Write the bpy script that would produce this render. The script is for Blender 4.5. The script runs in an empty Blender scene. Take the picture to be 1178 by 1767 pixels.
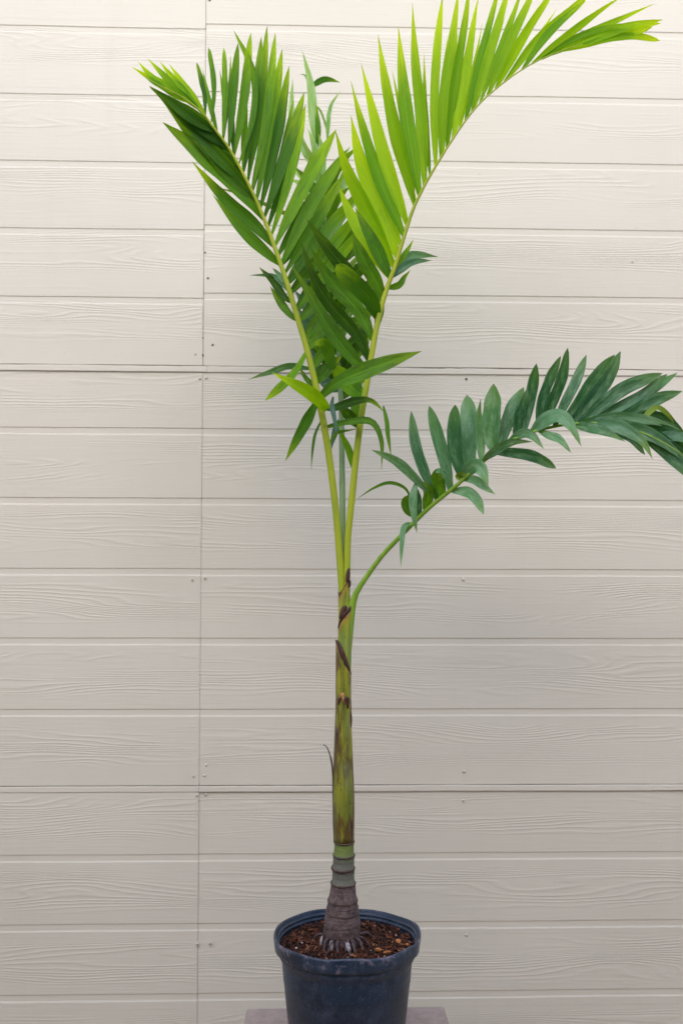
import bpy, bmesh, math, random
from mathutils import Vector, Matrix, Euler, noise as mnoise
random.seed(11)
R = math.radians
scene = bpy.context.scene
COL = scene.collection

# ------------------------------------------------------------------ camera
W0, H0 = 1178.0, 1767.0
FPX = 1780.0
cam_d = bpy.data.cameras.new('camera'); cam = bpy.data.objects.new('camera', cam_d); COL.objects.link(cam)
scene.camera = cam
cam_d.sensor_fit = 'VERTICAL'; cam_d.sensor_height = 36.0
cam_d.lens = 36.0 * FPX / H0
cam_d.clip_start = 0.05; cam_d.clip_end = 500
PITCH, YAW, ROLL = 2.4, 1.75, 0.18
CAMZ = 1.45
cam.location = (0, 0, CAMZ)
cam.matrix_world = (Matrix.Translation((0, 0, CAMZ)) @ Matrix.Rotation(R(-YAW), 4, 'Z') @
                    Matrix.Rotation(R(90 + PITCH), 4, 'X') @ Matrix.Rotation(R(ROLL), 4, 'Z'))
cam_d.dof.use_dof = True
cam_d.dof.focus_distance = 2.3
cam_d.dof.aperture_fstop = 3.5
CM = cam.matrix_world.to_3x3(); CO = Vector((0, 0, CAMZ))
def P(px, py, Y):
    """point at depth Y (metres from the lens plane along +Y)"""
    d = CM @ Vector(((px - W0 / 2) / FPX, -(py - H0 / 2) / FPX, -1))
    return CO + d * (Y / d.y)

# ------------------------------------------------------------------ world + sun
SUN_EL, SUN_ROT = 36, 187      # soft overcast light from above and behind the camera
world = bpy.data.worlds.new('World'); scene.world = world; world.use_nodes = True
wn = world.node_tree.nodes; wl = world.node_tree.links
bg = wn['Background']; sky = wn.new('ShaderNodeTexSky'); sky.sky_type = 'NISHITA'
sky.sun_disc = False; sky.sun_elevation = R(SUN_EL); sky.sun_rotation = R(SUN_ROT)
sky.air_density = 1.0; sky.dust_density = 1.5; sky.ozone_density = 1.5
wl.new(sky.outputs[0], bg.inputs[0]); bg.inputs[1].default_value = 0.14
sd = bpy.data.lights.new('sun', 'SUN'); sun = bpy.data.objects.new('sun', sd); COL.objects.link(sun)
sd.energy = 1.45; sd.angle = R(85); sd.color = (1.0, 0.985, 0.965)
az = R(SUN_ROT)
sdir = Vector((math.sin(az) * math.cos(R(SUN_EL)), math.cos(az) * math.cos(R(SUN_EL)), math.sin(R(SUN_EL))))
sun.rotation_euler = sdir.to_track_quat('Z', 'Y').to_euler()
sun.location = sdir * 10
scene.view_settings.view_transform = 'Standard'; scene.view_settings.look = 'None'
scene.view_settings.gamma = 1; scene.view_settings.use_curve_mapping = False
scene.view_settings.exposure = 0.84
scene.render.resolution_x = 682; scene.render.resolution_y = 1024
scene.render.engine = 'CYCLES'
try:
    scene.cycles.max_bounces = 10; scene.cycles.transmission_bounces = 8
    scene.cycles.use_adaptive_sampling = True
except Exception: pass

# ------------------------------------------------------------------ helpers
def link(name, me, mat=None, parent=None, kind=None, smooth=True):
    o = bpy.data.objects.new(name, me); COL.objects.link(o)
    if mat:
        for m in (mat if isinstance(mat, (list, tuple)) else [mat]): me.materials.append(m)
    if smooth:
        for p in me.polygons: p.use_smooth = True
    if parent: o.parent = parent
    if kind: o['kind'] = kind
    return o
def mesh(name, verts, faces):
    me = bpy.data.meshes.new(name); me.from_pydata([tuple(v) for v in verts], [], faces); me.update()
    return me
def empty(name, loc):
    o = bpy.data.objects.new(name, None); COL.objects.link(o); o.location = loc
    o.empty_display_size = .1
    return o
def keep(o, root):
    """parent with the world placement kept (vertices are in world space)"""
    o.parent = root; o.matrix_parent_inverse = Matrix.Translation(-root.location)
def tag(o, label, cat, group=None):
    o['label'] = label; o['category'] = cat
    if group: o['group'] = group
def fix_normals(me):
    bm = bmesh.new(); bm.from_mesh(me); bmesh.ops.recalc_face_normals(bm, faces=bm.faces); bm.to_mesh(me); bm.free()

def lathe(profile, center, seg=96, warp=None, cap=False):
    """profile: list of (r, z) relative to center"""
    vs, fs = [], []
    n = len(profile)
    for i in range(seg):
        a = 2 * math.pi * i / seg
        for j, (r, z) in enumerate(profile):
            rr, zz = (r, z) if warp is None else warp(a, r, z, j)
            vs.append((center[0] + rr * math.cos(a), center[1] + rr * math.sin(a), center[2] + zz))
    for i in range(seg):
        k = (i + 1) % seg
        for j in range(n - 1):
            fs.append((i * n + j, k * n + j, k * n + j + 1, i * n + j + 1))
    if cap:
        fs.append(tuple(i * n for i in range(seg))[::-1]); fs.append(tuple(i * n + n - 1 for i in range(seg)))
    return mesh('lathe', vs, fs)

def catmull(pts, n):
    """points of any dimension, resampled to n+1 evenly spaced along the polyline parameter"""
    pts = [list(p) for p in pts]
    if len(pts) == 2:
        return [[a + (b - a) * i / n for a, b in zip(*pts)] for i in range(n + 1)]
    e = [[2 * a - b for a, b in zip(pts[0], pts[1])]] + pts + [[2 * a - b for a, b in zip(pts[-1], pts[-2])]]
    dense = []
    for s in range(len(pts) - 1):
        p0, p1, p2, p3 = e[s:s + 4]
        for k in range(16):
            t = k / 16
            dense.append([0.5 * (2 * b + (c - a) * t + (2 * a - 5 * b + 4 * c - d) * t * t + (3 * b - a - 3 * c + d) * t ** 3)
                          for a, b, c, d in zip(p0, p1, p2, p3)])
    dense.append(pts[-1])
    L = [0]
    for a, b in zip(dense, dense[1:]): L.append(L[-1] + math.dist(a[:2], b[:2]) + 1e-9)
    out = []; j = 0
    for i in range(n + 1):
        s = L[-1] * i / n
        while j < len(L) - 2 and L[j + 1] < s: j += 1
        f = min(1, max(0, (s - L[j]) / (L[j + 1] - L[j])))
        out.append([a + (b - a) * f for a, b in zip(dense[j], dense[j + 1])])
    return out

def tube(path, radii, seg=12, squash=1.0, flat_axis=None, cap=True):
    """path of Vectors, radii per point"""
    vs, fs = [], []
    n = len(path)
    for i, p in enumerate(path):
        t = (path[min(i + 1, n - 1)] - path[max(i - 1, 0)]).normalized()
        up = Vector((0, -1, 0)) if abs(t.y) < .95 else Vector((0, 0, 1))
        s = t.cross(up).normalized(); u = s.cross(t).normalized()
        for k in range(seg):
            a = 2 * math.pi * k / seg
            vs.append(p + s * math.cos(a) * radii[i] + u * math.sin(a) * radii[i] * squash)
    for i in range(n - 1):
        for k in range(seg):
            l = (k + 1) % seg
            fs.append((i * seg + k, i * seg + l, (i + 1) * seg + l, (i + 1) * seg + k))
    if cap:
        fs.append(tuple(range(seg))[::-1]); fs.append(tuple((n - 1) * seg + k for k in range(seg)))
    me = mesh('tube', vs, fs); fix_normals(me)
    return me

# ------------------------------------------------------------------ node helpers
class NT:
    def __init__(s, name):
        s.m = bpy.data.materials.new(name); s.m.use_nodes = True
        s.n = s.m.node_tree.nodes; s.l = s.m.node_tree.links
        s.b = s.n['Principled BSDF']; s.out = s.n['Material Output']
    def node(s, t, **k):
        x = s.n.new(t)
        for a, v in k.items(): setattr(x, a, v)
        return x
    def put(s, sock, v):
        if isinstance(v, bpy.types.NodeSocket): s.l.new(v, sock)
        elif isinstance(v, (tuple, list)) and len(v) == 3 and sock.type == 'RGBA': sock.default_value = (*v, 1)
        else: sock.default_value = v
    def math(s, op, a, b=0.0, c=0.0, clamp=False):
        x = s.node('ShaderNodeMath', operation=op, use_clamp=clamp)
        s.put(x.inputs[0], a); s.put(x.inputs[1], b); s.put(x.inputs[2], c)
        return x.outputs[0]
    def ramp(s, fac, a, b, c=0.0, d=1.0, smooth=True):
        x = s.node('ShaderNodeMapRange'); x.interpolation_type = 'SMOOTHSTEP' if smooth else 'LINEAR'
        for i, v in enumerate((fac, a, b, c, d)): s.put(x.inputs[i], v)
        return x.outputs[0]
    def mix(s, fac, a, b, blend='MIX'):
        x = s.node('ShaderNodeMix', data_type='RGBA', blend_type=blend)
        s.put(x.inputs[0], fac); s.put(x.inputs[6], a); s.put(x.inputs[7], b)
        return x.outputs[2]
    def noise(s, vec, scale, detail=2, rough=.5, dist=0):
        x = s.node('ShaderNodeTexNoise')
        if vec is not None: s.l.new(vec, x.inputs['Vector'])
        x.inputs['Scale'].default_value = scale; x.inputs['Detail'].default_value = detail
        x.inputs['Roughness'].default_value = rough; x.inputs['Distortion'].default_value = dist
        return x.outputs[0]
    def vec(s, x, y, z):
        v = s.node('ShaderNodeCombineXYZ')
        for i, q in enumerate((x, y, z)): s.put(v.inputs[i], q)
        return v.outputs[0]
    def obj(s):
        return s.node('ShaderNodeTexCoord').outputs['Object']
    def sep(s, v):
        x = s.node('ShaderNodeSeparateXYZ'); s.l.new(v, x.inputs[0]); return x.outputs
    def scale(s, v, sc):
        x = s.node('ShaderNodeMapping'); s.l.new(v, x.inputs[0]); x.inputs['Scale'].default_value = sc
        return x.outputs[0]
    def bump(s, h, strength=1, dist=.001, normal=None):
        x = s.node('ShaderNodeBump'); s.put(x.inputs['Height'], h)
        x.inputs['Strength'].default_value = strength; x.inputs['Distance'].default_value = dist
        if normal: s.l.new(normal, x.inputs['Normal'])
        return x.outputs[0]
    def set(s, **k):
        names = dict(color='Base Color', rough='Roughness', normal='Normal', spec='Specular IOR Level', metal='Metallic',
                     coat='Coat Weight', sheen='Sheen Weight', sub='Subsurface Weight')
        for a, v in k.items(): s.put(s.b.inputs[names[a]], v)
        return s.m

# ------------------------------------------------------------------ materials
def siding_mat():
    t = NT('siding_paint'); o = t.obj(); x, y, z = t.sep(o)
    PZ = .2032
    zi = t.math('DIVIDE', t.math('ADD', z, .035), PZ)
    bi = t.math('FLOOR', zi); zl = t.math('FRACT', zi)             # board index, 0..1 bottom to top
    seam = t.math('GREATER_THAN', x, -.316)
    bx = t.math('ADD', t.math('MULTIPLY', bi, 3.71), t.math('MULTIPLY', seam, 11.3))
    xs = t.math('ADD', x, bx)
    warp = t.noise(t.vec(t.math('MULTIPLY', xs, 1.15), bx, t.math('MULTIPLY', z, 10.0)), 1.0, 1.5, .5, .25)
    small = t.noise(t.vec(t.math('MULTIPLY', xs, 9), bx, t.math('MULTIPLY', z, 40)), 1.0, 2, .6)
    lev = t.math('ADD', t.math('MULTIPLY', z, 95), t.math('MULTIPLY', warp, 18.0))
    lev = t.math('ADD', lev, t.math('MULTIPLY', small, .55))
    fr = t.math('FRACT', lev)
    tri = t.math('MULTIPLY', t.ramp(fr, .22, .52), t.ramp(fr, .84, .56))        # ridge with a sharp edge
    patch = t.noise(t.vec(t.math('MULTIPLY', xs, 2.2), bx, t.math('MULTIPLY', z, 16)), 1.0, 2)
    band = t.math('MULTIPLY', t.ramp(zl, .28, .45), t.ramp(zl, .98, .86))
    cath = t.math('MULTIPLY', tri, t.math('MULTIPLY', band, t.ramp(patch, .34, .54)))
    fine = t.noise(t.vec(t.math('MULTIPLY', xs, 5), bx, t.math('MULTIPLY', z, 330)), 1.0, 2, .55)
    fine2 = t.noise(t.vec(t.math('MULTIPLY', xs, 9), bx, t.math('MULTIPLY', z, 150)), 1.0, 2, .6)
    finemask = t.ramp(t.noise(t.vec(t.math('MULTIPLY', xs, 1.1), bx, t.math('MULTIPLY', z, 7)), 1.0, 1), .3, .65, .3, 1.0)
    h = t.math('ADD', t.math('MULTIPLY', cath, 1.0), t.math('MULTIPLY', t.math('MULTIPLY', t.math('ADD', fine, fine2), finemask), .80))
    grit = t.noise(o, 900, 2)
    h = t.math('ADD', h, t.math('MULTIPLY', grit, .10))
    nrm = t.bump(h, 1.0, .00058)
    big = t.noise(o, 1.3, 4, .6)
    drip = t.noise(t.scale(o, (9, 9, .8)), 1.0, 4, .65)
    col = t.mix(t.ramp(big, .3, .7), (.600, .549, .474), (.638, .585, .508))
    col = t.mix(t.math('MULTIPLY', t.ramp(drip, .55, .8), .10), col, (.44, .385, .32))
    col = t.mix(t.math('MULTIPLY', t.ramp(t.noise(o, 260, 1), .74, .8), .5), col, (.3, .25, .2))
    return t.set(color=col, rough=.62, normal=nrm, spec=.3)

def leaf_mat(name, base, tip, back, trans=.35, rough=.42, spec=.5, bloom_sheen=None):
    t = NT(name)
    uv = t.node('ShaderNodeUVMap', uv_map='leaf').outputs[0]; u, v, _ = t.sep(uv)
    at = t.node('ShaderNodeAttribute', attribute_name='tint'); r, g, b = t.sep(at.outputs['Vector'])
    o = t.obj()
    fib = t.noise(t.vec(t.math('MULTIPLY', u, 34), t.math('MULTIPLY', v, 1.6), t.math('MULTIPLY', r, 40)), 1.0, 3, .65)
    blot = t.noise(t.vec(t.math('MULTIPLY', u, 2.0), t.math('MULTIPLY', v, 5), t.math('MULTIPLY', r, 60)), 1.0, 3, .6)
    col = t.mix(t.ramp(fib, .3, .72), tuple(c * .70 for c in base), tuple(min(1, c * 1.30) for c in base))
    col = t.mix(t.math('MULTIPLY', t.ramp(r, 0, 1, smooth=False), .9), col, back)
    col = t.mix(t.math('MULTIPLY', t.ramp(blot, .5, .75), .45), col, tuple(c * 1.25 for c in base))
    # fresh or yellowed tips
    tv = t.math('ADD', v, t.math('MULTIPLY', t.math('SUBTRACT', blot, .5), .35))
    col = t.mix(t.math('MULTIPLY', t.ramp(tv, .55, 1.0), t.math('ADD', .25, t.math('MULTIPLY', g, .75))), col, tip)
    col = t.mix(t.math('MULTIPLY', t.ramp(tv, .975, 1.03), .8), col, (.16, .09, .03))
    # midrib
    mid = t.math('ABSOLUTE', t.math('SUBTRACT', u, .5))
    col = t.mix(t.math('MULTIPLY', t.ramp(mid, .05, .0), .38), col, tuple(min(1, c * 1.7 + .02) for c in base))
    # tiny yellow flecks and scars
    spk = t.noise(t.vec(t.math('MULTIPLY', u, 14), t.math('MULTIPLY', v, 60), t.math('MULTIPLY', r, 70)), 1.0, 1)
    col = t.mix(t.math('MULTIPLY', t.ramp(spk, .74, .80), .6), col, (.42, .40, .06))
    if bloom_sheen:
        bl = t.noise(t.vec(t.math('MULTIPLY', u, 3), t.math('MULTIPLY', v, 4.5), t.math('MULTIPLY', r, 90)), 1.0, 4, .7)
        col = t.mix(t.math('MULTIPLY', t.ramp(bl, .40, .72), .62), col, bloom_sheen)  # noise patches; the pale ones paint gloss highlights into the bluish leaflets
    veins = t.math('SINE', t.math('MULTIPLY', u, 88))
    h = t.math('ADD', t.math('MULTIPLY', veins, .22), t.math('MULTIPLY', fib, 1.0))
    nrm = t.bump(h, .55, .0009)
    t.set(color=col, rough=t.ramp(fib, 0, 1, rough - .06, rough + .12), normal=nrm, spec=spec)
    tr = t.node('ShaderNodeBsdfTranslucent'); t.l.new(nrm, tr.inputs['Normal'])
    tc = t.mix(1.0, col, (2.0, 1.75, .35), 'MULTIPLY'); t.l.new(tc, tr.inputs[0])
    mx = t.node('ShaderNodeMixShader'); mx.inputs[0].default_value = trans
    t.l.new(t.b.outputs[0], mx.inputs[1]); t.l.new(tr.outputs[0], mx.inputs[2]); t.l.new(mx.outputs[0], t.out.inputs[0])
    return t.m

def stalk_mat(name, a, b, speck=.4):
    t = NT(name); o = t.obj()
    n = t.noise(t.scale(o, (60, 60, 3)), 1.0, 3, .6); n2 = t.noise(t.scale(o, (90, 90, 30)), 1.0, 3)
    col = t.mix(t.ramp(n, .3, .7), a, b)
    col = t.mix(t.math('MULTIPLY', t.ramp(n2, .66, .74), speck), col, (.13, .07, .02))
    return t.set(color=col, rough=.42, normal=t.bump(n, .4, .001), spec=.4)

def sheath_mat(name, green, yellow, brown, amount, zlo, zhi):
    """leaf sheath: green to yellow streaks with brown scabs"""
    t = NT(name); o = t.obj(); x, y, z = t.sep(o)
    st = t.noise(t.scale(o, (75, 75, 5)), 1.0, 4, .6)
    st2 = t.noise(t.scale(t.vec(t.math('ADD', x, 3.3), y, z), (38, 38, 9)), 1.0, 4, .65)
    sp = t.noise(t.scale(o, (230, 230, 130)), 1.0, 3, .7)
    col = t.mix(t.ramp(st, .35, .68), green, yellow)
    side = t.ramp(x, .018, .05, -.03, .10)                               # more scabs on the right-hand side
    scab = t.ramp(t.math('ADD', st2, side), amount - .05, amount + .08)
    col = t.mix(t.math('MULTIPLY', scab, .85), col, brown)
    col = t.mix(t.math('MULTIPLY', t.ramp(sp, .61, .67), .8), col, (.06, .035, .015))
    ag = t.node('ShaderNodeAttribute', attribute_name='age').outputs['Fac']
    agn = t.math('ADD', ag, t.math('MULTIPLY', t.math('SUBTRACT', st, .5), .9))
    col = t.mix(t.ramp(agn, .15, .8), col, (.36, .24, .03))
    col = t.mix(t.ramp(agn, .62, 1.0), col, (.10, .035, .016))
    bloom_sheen = t.ramp(t.noise(t.scale(o, (30, 30, 14)), 1.0, 3), .5, .8)
    col = t.mix(t.math('MULTIPLY', bloom_sheen, .3), col, (.25, .33, .2))
    fine = t.noise(t.scale(o, (420, 420, 8)), 1.0, 2)
    return t.set(color=col, rough=.4, normal=t.bump(t.math('ADD', fine, scab), .5, .0008), spec=.45)

def trunk_mat():
    t = NT('ringed_trunk'); o = t.obj(); x, y, z = t.sep(o)
    ring = t.noise(t.vec(t.math('MULTIPLY', x, 9), t.math('MULTIPLY', y, 9), t.math('MULTIPLY', z, 210)), 1.0, 3, .6)
    n = t.noise(o, 70, 5, .7)
    col = t.mix(t.ramp(n, .3, .7), (.055, .033, .036), (.175, .112, .108))
    col = t.mix(t.math('MULTIPLY', t.ramp(ring, .52, .68), .55), col, (.045, .028, .028))
    sp = t.noise(o, 330, 2)
    col = t.mix(t.math('MULTIPLY', t.ramp(sp, .66, .72), .55), col, (.42, .31, .22))
    zr = t.node('ShaderNodeAttribute', attribute_name='green'); g = zr.outputs['Fac']
    gn = t.math('ADD', t.math('MULTIPLY', t.noise(t.scale(o, (45, 45, 45)), 1.0, 4), .8), t.math('MULTIPLY', t.math('SUBTRACT', g, .9), .45))
    grn = t.mix(t.ramp(gn, .38, .58), (.13, .125, .10), (.15, .20, .04))
    col = t.mix(t.ramp(t.math('ADD', g, t.math('MULTIPLY', t.math('SUBTRACT', n, .5), .5)), .35, .65), col, grn)
    return t.set(color=col, rough=.68, normal=t.bump(t.math('ADD', n, t.math('MULTIPLY', ring, .8)), .9, .0025))

def simple(name, a, b, scale, rough=.6, bump=.5, dist=.002, sc=(1, 1, 1), spec=.4):
    t = NT(name); o = t.obj(); n = t.noise(t.scale(o, sc), scale, 5, .65)
    return t.set(color=t.mix(t.ramp(n, .3, .7), a, b), rough=rough, normal=t.bump(n, bump, dist), spec=spec)

def pot_mat():
    t = NT('worn_black_plastic'); o = t.obj(); x, y, z = t.sep(o)
    n = t.noise(o, 26, 6, .72); n2 = t.noise(o, 9, 4, .6); sp = t.noise(o, 420, 2, .6)
    sc = t.noise(t.scale(o, (45, 45, 10)), 1.0, 6, .75)
    col = t.mix(t.ramp(n2, .3, .7), (.007, .014, .032), (.014, .028, .058))
    col = t.mix(t.math('MULTIPLY', t.ramp(n, .42, .72), .75), col, (.060, .082, .130))
    col = t.mix(t.math('MULTIPLY', t.ramp(sc, .52, .75), .35), col, (.08, .10, .145))
    col = t.mix(t.math('MULTIPLY', t.ramp(sp, .655, .70), .6), col, (.25, .28, .34))
    at = t.node('ShaderNodeAttribute', attribute_name='scuff').outputs['Fac']
    sc2 = t.math('MULTIPLY', at, t.ramp(t.noise(o, 42, 4, .7), .50, .64))
    col = t.mix(t.math('MULTIPLY', sc2, .75), col, (.20, .17, .23))
    return t.set(color=col, rough=t.ramp(n, .3, .7, .28, .52), normal=t.bump(t.math('ADD', n, t.math('MULTIPLY', sp, .3)), .35, .0015), spec=.5)

def soil_mat():
    t = NT('dark_soil'); o = t.obj()
    n = t.noise(o, 120, 5, .7); n2 = t.noise(o, 420, 3, .6); m = t.noise(o, 18, 3)
    col = t.mix(t.ramp(n, .35, .65), (.010, .005, .005), (.075, .026, .015))
    col = t.mix(t.math('MULTIPLY', t.ramp(m, .5, .7), .4), col, (.16, .055, .028))
    col = t.mix(t.math('MULTIPLY', t.ramp(n2, .68, .74), .5), col, (.42, .30, .22))
    return t.set(color=col, rough=.9, normal=t.bump(t.math('ADD', n, n2), 1, .006), spec=.2)

def var_mat(name, stops, rough=.8):
    """colour picked per piece through the tint attribute"""
    t = NT(name); at = t.node('ShaderNodeAttribute', attribute_name='tint'); r, g, b = t.sep(at.outputs['Vector'])
    o = t.obj()
    cr = t.node('ShaderNodeValToRGB'); t.l.new(r, cr.inputs[0]); cr.color_ramp.interpolation = 'LINEAR'
    while len(cr.color_ramp.elements) < len(stops): cr.color_ramp.elements.new(.5)
    for e, (p, c) in zip(cr.color_ramp.elements, stops): e.position = p; e.color = (*c, 1)
    n = t.noise(o, 300, 3, .7)
    col = t.mix(t.ramp(n, .3, .7), cr.outputs[0], t.mix(.5, cr.outputs[0], (.02, .01, .008)))
    return t.set(color=col, rough=rough, normal=t.bump(n, .7, .002), spec=.3)

M = dict(
    siding=siding_mat(),
    leafA=leaf_mat('leaf_green', (.038, .140, .005), (.36, .56, .01), (.175, .380, .007), .44, .46, spec=.22, bloom_sheen=(.06, .16, .03)),
    leafB=leaf_mat('leaf_bright', (.100, .270, .003), (.50, .68, .008), (.330, .540, .004), .56, .44, spec=.24),
    leafM=leaf_mat('leaf_middle', (.095, .250, .012), (.28, .42, .012), (.020, .075, .008), .38, .46, spec=.25, bloom_sheen=(.055, .10, .02)),
    leafC=leaf_mat('leaf_back', (.110, .280, .035), (.28, .46, .03), (.21, .38, .13), .40, .42, bloom_sheen=(.36, .52, .36)),
    leafD=leaf_mat('leaf_bluish', (.018, .098, .034), (.13, .28, .03), (.065, .200, .080), .24, .36, bloom_sheen=(.15, .31, .18)),
    leafE=leaf_mat('leaf_bluish_pale', (.060, .190, .060), (.20, .36, .05), (.12, .29, .13), .26, .36, bloom_sheen=(.27, .43, .31)),
    leafY=leaf_mat('leaf_olive', (.15, .25, .02), (.34, .36, .03), (.20, .30, .02), .3, .45),
    leafT=leaf_mat('leaf_teal', (.025, .090, .050), (.06, .16, .09), (.060, .150, .120), .22, .42, bloom_sheen=(.13, .24, .20)),  # bluish teal leaflets towards the back of the crown
    stalkA=stalk_mat('petiole_yellow_green', (.40, .44, .025), (.29, .37, .03)),
    stalkC=stalk_mat('petiole_grey_green', (.16, .25, .08), (.20, .31, .14)),
    stalkD=stalk_mat('petiole_green', (.17, .31, .025), (.24, .40, .035), .25),
    sheath=sheath_mat('sheath_lower', (.150, .180, .026), (.34, .31, .016), (.095, .042, .016), .585, 0, 1),
    sheath2=sheath_mat('sheath_upper', (.17, .25, .035), (.37, .37, .03), (.16, .07, .015), .68, 0, 1),
    scar=simple('dried_sheath_edge', (.030, .012, .012), (.11, .042, .026), 90, .5),
    wound=simple('torn_orange_fibre', (.45, .19, .07), (.62, .32, .14), 200, .7),
    trunk=trunk_mat(),
    ringm=simple('ring_scar', (.05, .028, .024), (.12, .075, .055), 160, .7),
    root=simple('root_skin', (.030, .016, .018), (.12, .08, .085), 120, .7),
    rootw=simple('pale_root_tip', (.20, .16, .18), (.42, .37, .39), 160, .6),
    fibre=simple('dry_fibre', (.04, .03, .02), (.09, .065, .03), 60, .7),
    pot=pot_mat(), soil=soil_mat(),
    chips=var_mat('bark_chips', [(0, (.012, .006, .005)), (.4, (.055, .019, .011)), (.75, (.15, .045, .024)), (.93, (.24, .085, .04)), (1, (.36, .19, .10))]),
    chipo=simple('orange_wood', (.30, .10, .025), (.48, .20, .07), 110, .7, sc=(1, 1, 1)),
    perlite=simple('white_perlite', (.45, .42, .40), (.7, .68, .66), 200, .8),
    block=None, nail=simple('painted_nail', (.50, .44, .38), (.66, .59, .52), 200, .5),
    nailh=simple('rusty_nail_hole', (.05, .035, .03), (.16, .11, .08), 300, .8),
    concrete=simple('ground_concrete', (.30, .245, .175), (.36, .30, .22), 12, .9, .6, .003),
    shade_screen=simple('tan_screen_boards', (.24, .17, .10), (.32, .23, .145), 6, .8, sc=(8, 8, .6)),  # added screen's tan, chosen for warm bounce; wall core shares it
)
def block_mat():
    t = NT('mauve_concrete'); o = t.obj()
    n = t.noise(o, 40, 5, .7); sp = t.noise(o, 500, 3, .7)
    col = t.mix(t.ramp(n, .3, .7), (.34, .265, .245), (.43, .345, .32))
    col = t.mix(t.math('MULTIPLY', t.ramp(sp, .5, .7), .5), col, (.16, .12, .12))
    return t.set(color=col, rough=.85, normal=t.bump(t.math('ADD', n, sp), .6, .0015))
M['block'] = block_mat()

# ------------------------------------------------------------------ ground
g = mesh('ground', [(-60, -60, 0), (60, -60, 0), (60, 60, 0), (-60, 60, 0)], [(0, 1, 2, 3)])
ground = link('ground', g, M['concrete'], kind='structure', smooth=False)

# ------------------------------------------------------------------ siding wall
WY = 2.98
def zat(py, px=200): return P(px, py, WY).z
wall = empty('siding_wall', (0, WY, 0))
tag(wall, 'beige painted wood-grain siding wall with horizontal grooves filling the background', 'wall')
SEAM = P(348, 883, WY).x
GW = .0175
def panel(x0, x1, ztop, zbot, grooves, front=0.0, seed=0):
    """one sheet of grooved siding; grooves: z of the upper edge of each groove"""
    rnd = random.Random(seed)
    D = .0021; B = .0032
    prof = [(ztop, .016), (ztop, .001), (ztop - .0012, 0)]     # (z, inset behind the face)
    for gz in sorted(grooves, reverse=True):
        if gz > ztop - .01 or gz - GW - B < zbot + .004: 
            continue
        prof += [(gz + .0010, 0), (gz, .0012), (gz - .0004, D), (gz - GW + .001, D), (gz - GW - B * .8, .0010), (gz - GW - B, 0)]
    prof += [(zbot + .0012, 0), (zbot, .001), (zbot, .016)]
    nx = max(2, int((x1 - x0) / .06))
    vs, fs = [], []
    n = len(prof)
    for i in range(nx + 1):
        x = x0 + (x1 - x0) * i / nx
        for j, (z, d) in enumerate(prof):
            wob = .0011 * mnoise.noise(Vector((x * 3.1, z * 4, seed))) + .0006 * mnoise.noise(Vector((x * 17, z * 9, seed + 5)))
            bow = .0020 * mnoise.noise(Vector((x * 1.1, z * 1.3, seed + 9)))
            vs.append((x, WY + front + d + bow, z + (wob if 0 < j < n - 1 else wob)))
    for i in range(nx):
        for j in range(n - 1):
            fs.append((i * n + j, i * n + j + 1, (i + 1) * n + j + 1, (i + 1) * n + j))
    # end returns
    fs.append(tuple(range(n))); fs.append(tuple(nx * n + j for j in range(n))[::-1])
    me = mesh('siding_panel', vs, fs)
    bm = bmesh.new(); bm.from_mesh(me); bmesh.ops.recalc_face_normals(bm, faces=bm.faces)
    if sum(f.normal.y * f.calc_area() for f in bm.faces if abs(f.normal.y) > .8 and len(f.verts) == 4) > 0:
        bmesh.ops.reverse_faces(bm, faces=bm.faces)
    bm.to_mesh(me); bm.free()
    o = link('siding_panel', me, M['siding'], smooth=False); keep(o, wall)
    return o
j1a, j1b = zat(629.5), zat(640.5)
j2a, j2b = zat(1356), zat(1367)
up_l = [zat(y) for y in (47, 164, 279, 395, 513)] + [zat(47) + .2032 * k for k in (1, 2, 3)]
up_r = [zat(y) + .0155 for y in (47, 164, 279, 395, 513)] + [j1a + .0185] + [zat(47) + .0155 + .2032 * k for k in (1, 2, 3)]
mid = [zat(y) for y in (738, 859, 981, 1101, 1224)] + [j2a + .0175]
low = [zat(y) for y in (1475, 1595, 1716)] + [zat(1716) - .2032 * k for k in (1, 2)]
XL, XR = -2.6, 3.2
TOP = zat(47) + .2032 * 3 + .12
GG = .0007
panel(XL, SEAM - GG, TOP, j1a, up_l, -.0015, 1)
panel(SEAM + GG, XR, TOP, j1a, up_r, -.0005, 2)
def midg(gs): return gs
panel(XL, SEAM - GG * .6, j1b + .006, j2a, mid[:-1], 0.0, 3)
panel(SEAM + GG * .6, XR, j1b + .006, j2a, mid[:-1], .0003, 4)
panel(XL, SEAM - GG * .6, j2b + .006, .06, low, 0.0, 5)
panel(SEAM + GG * .6, XR, j2b + .006, .06, low, .0022, 6)
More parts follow.
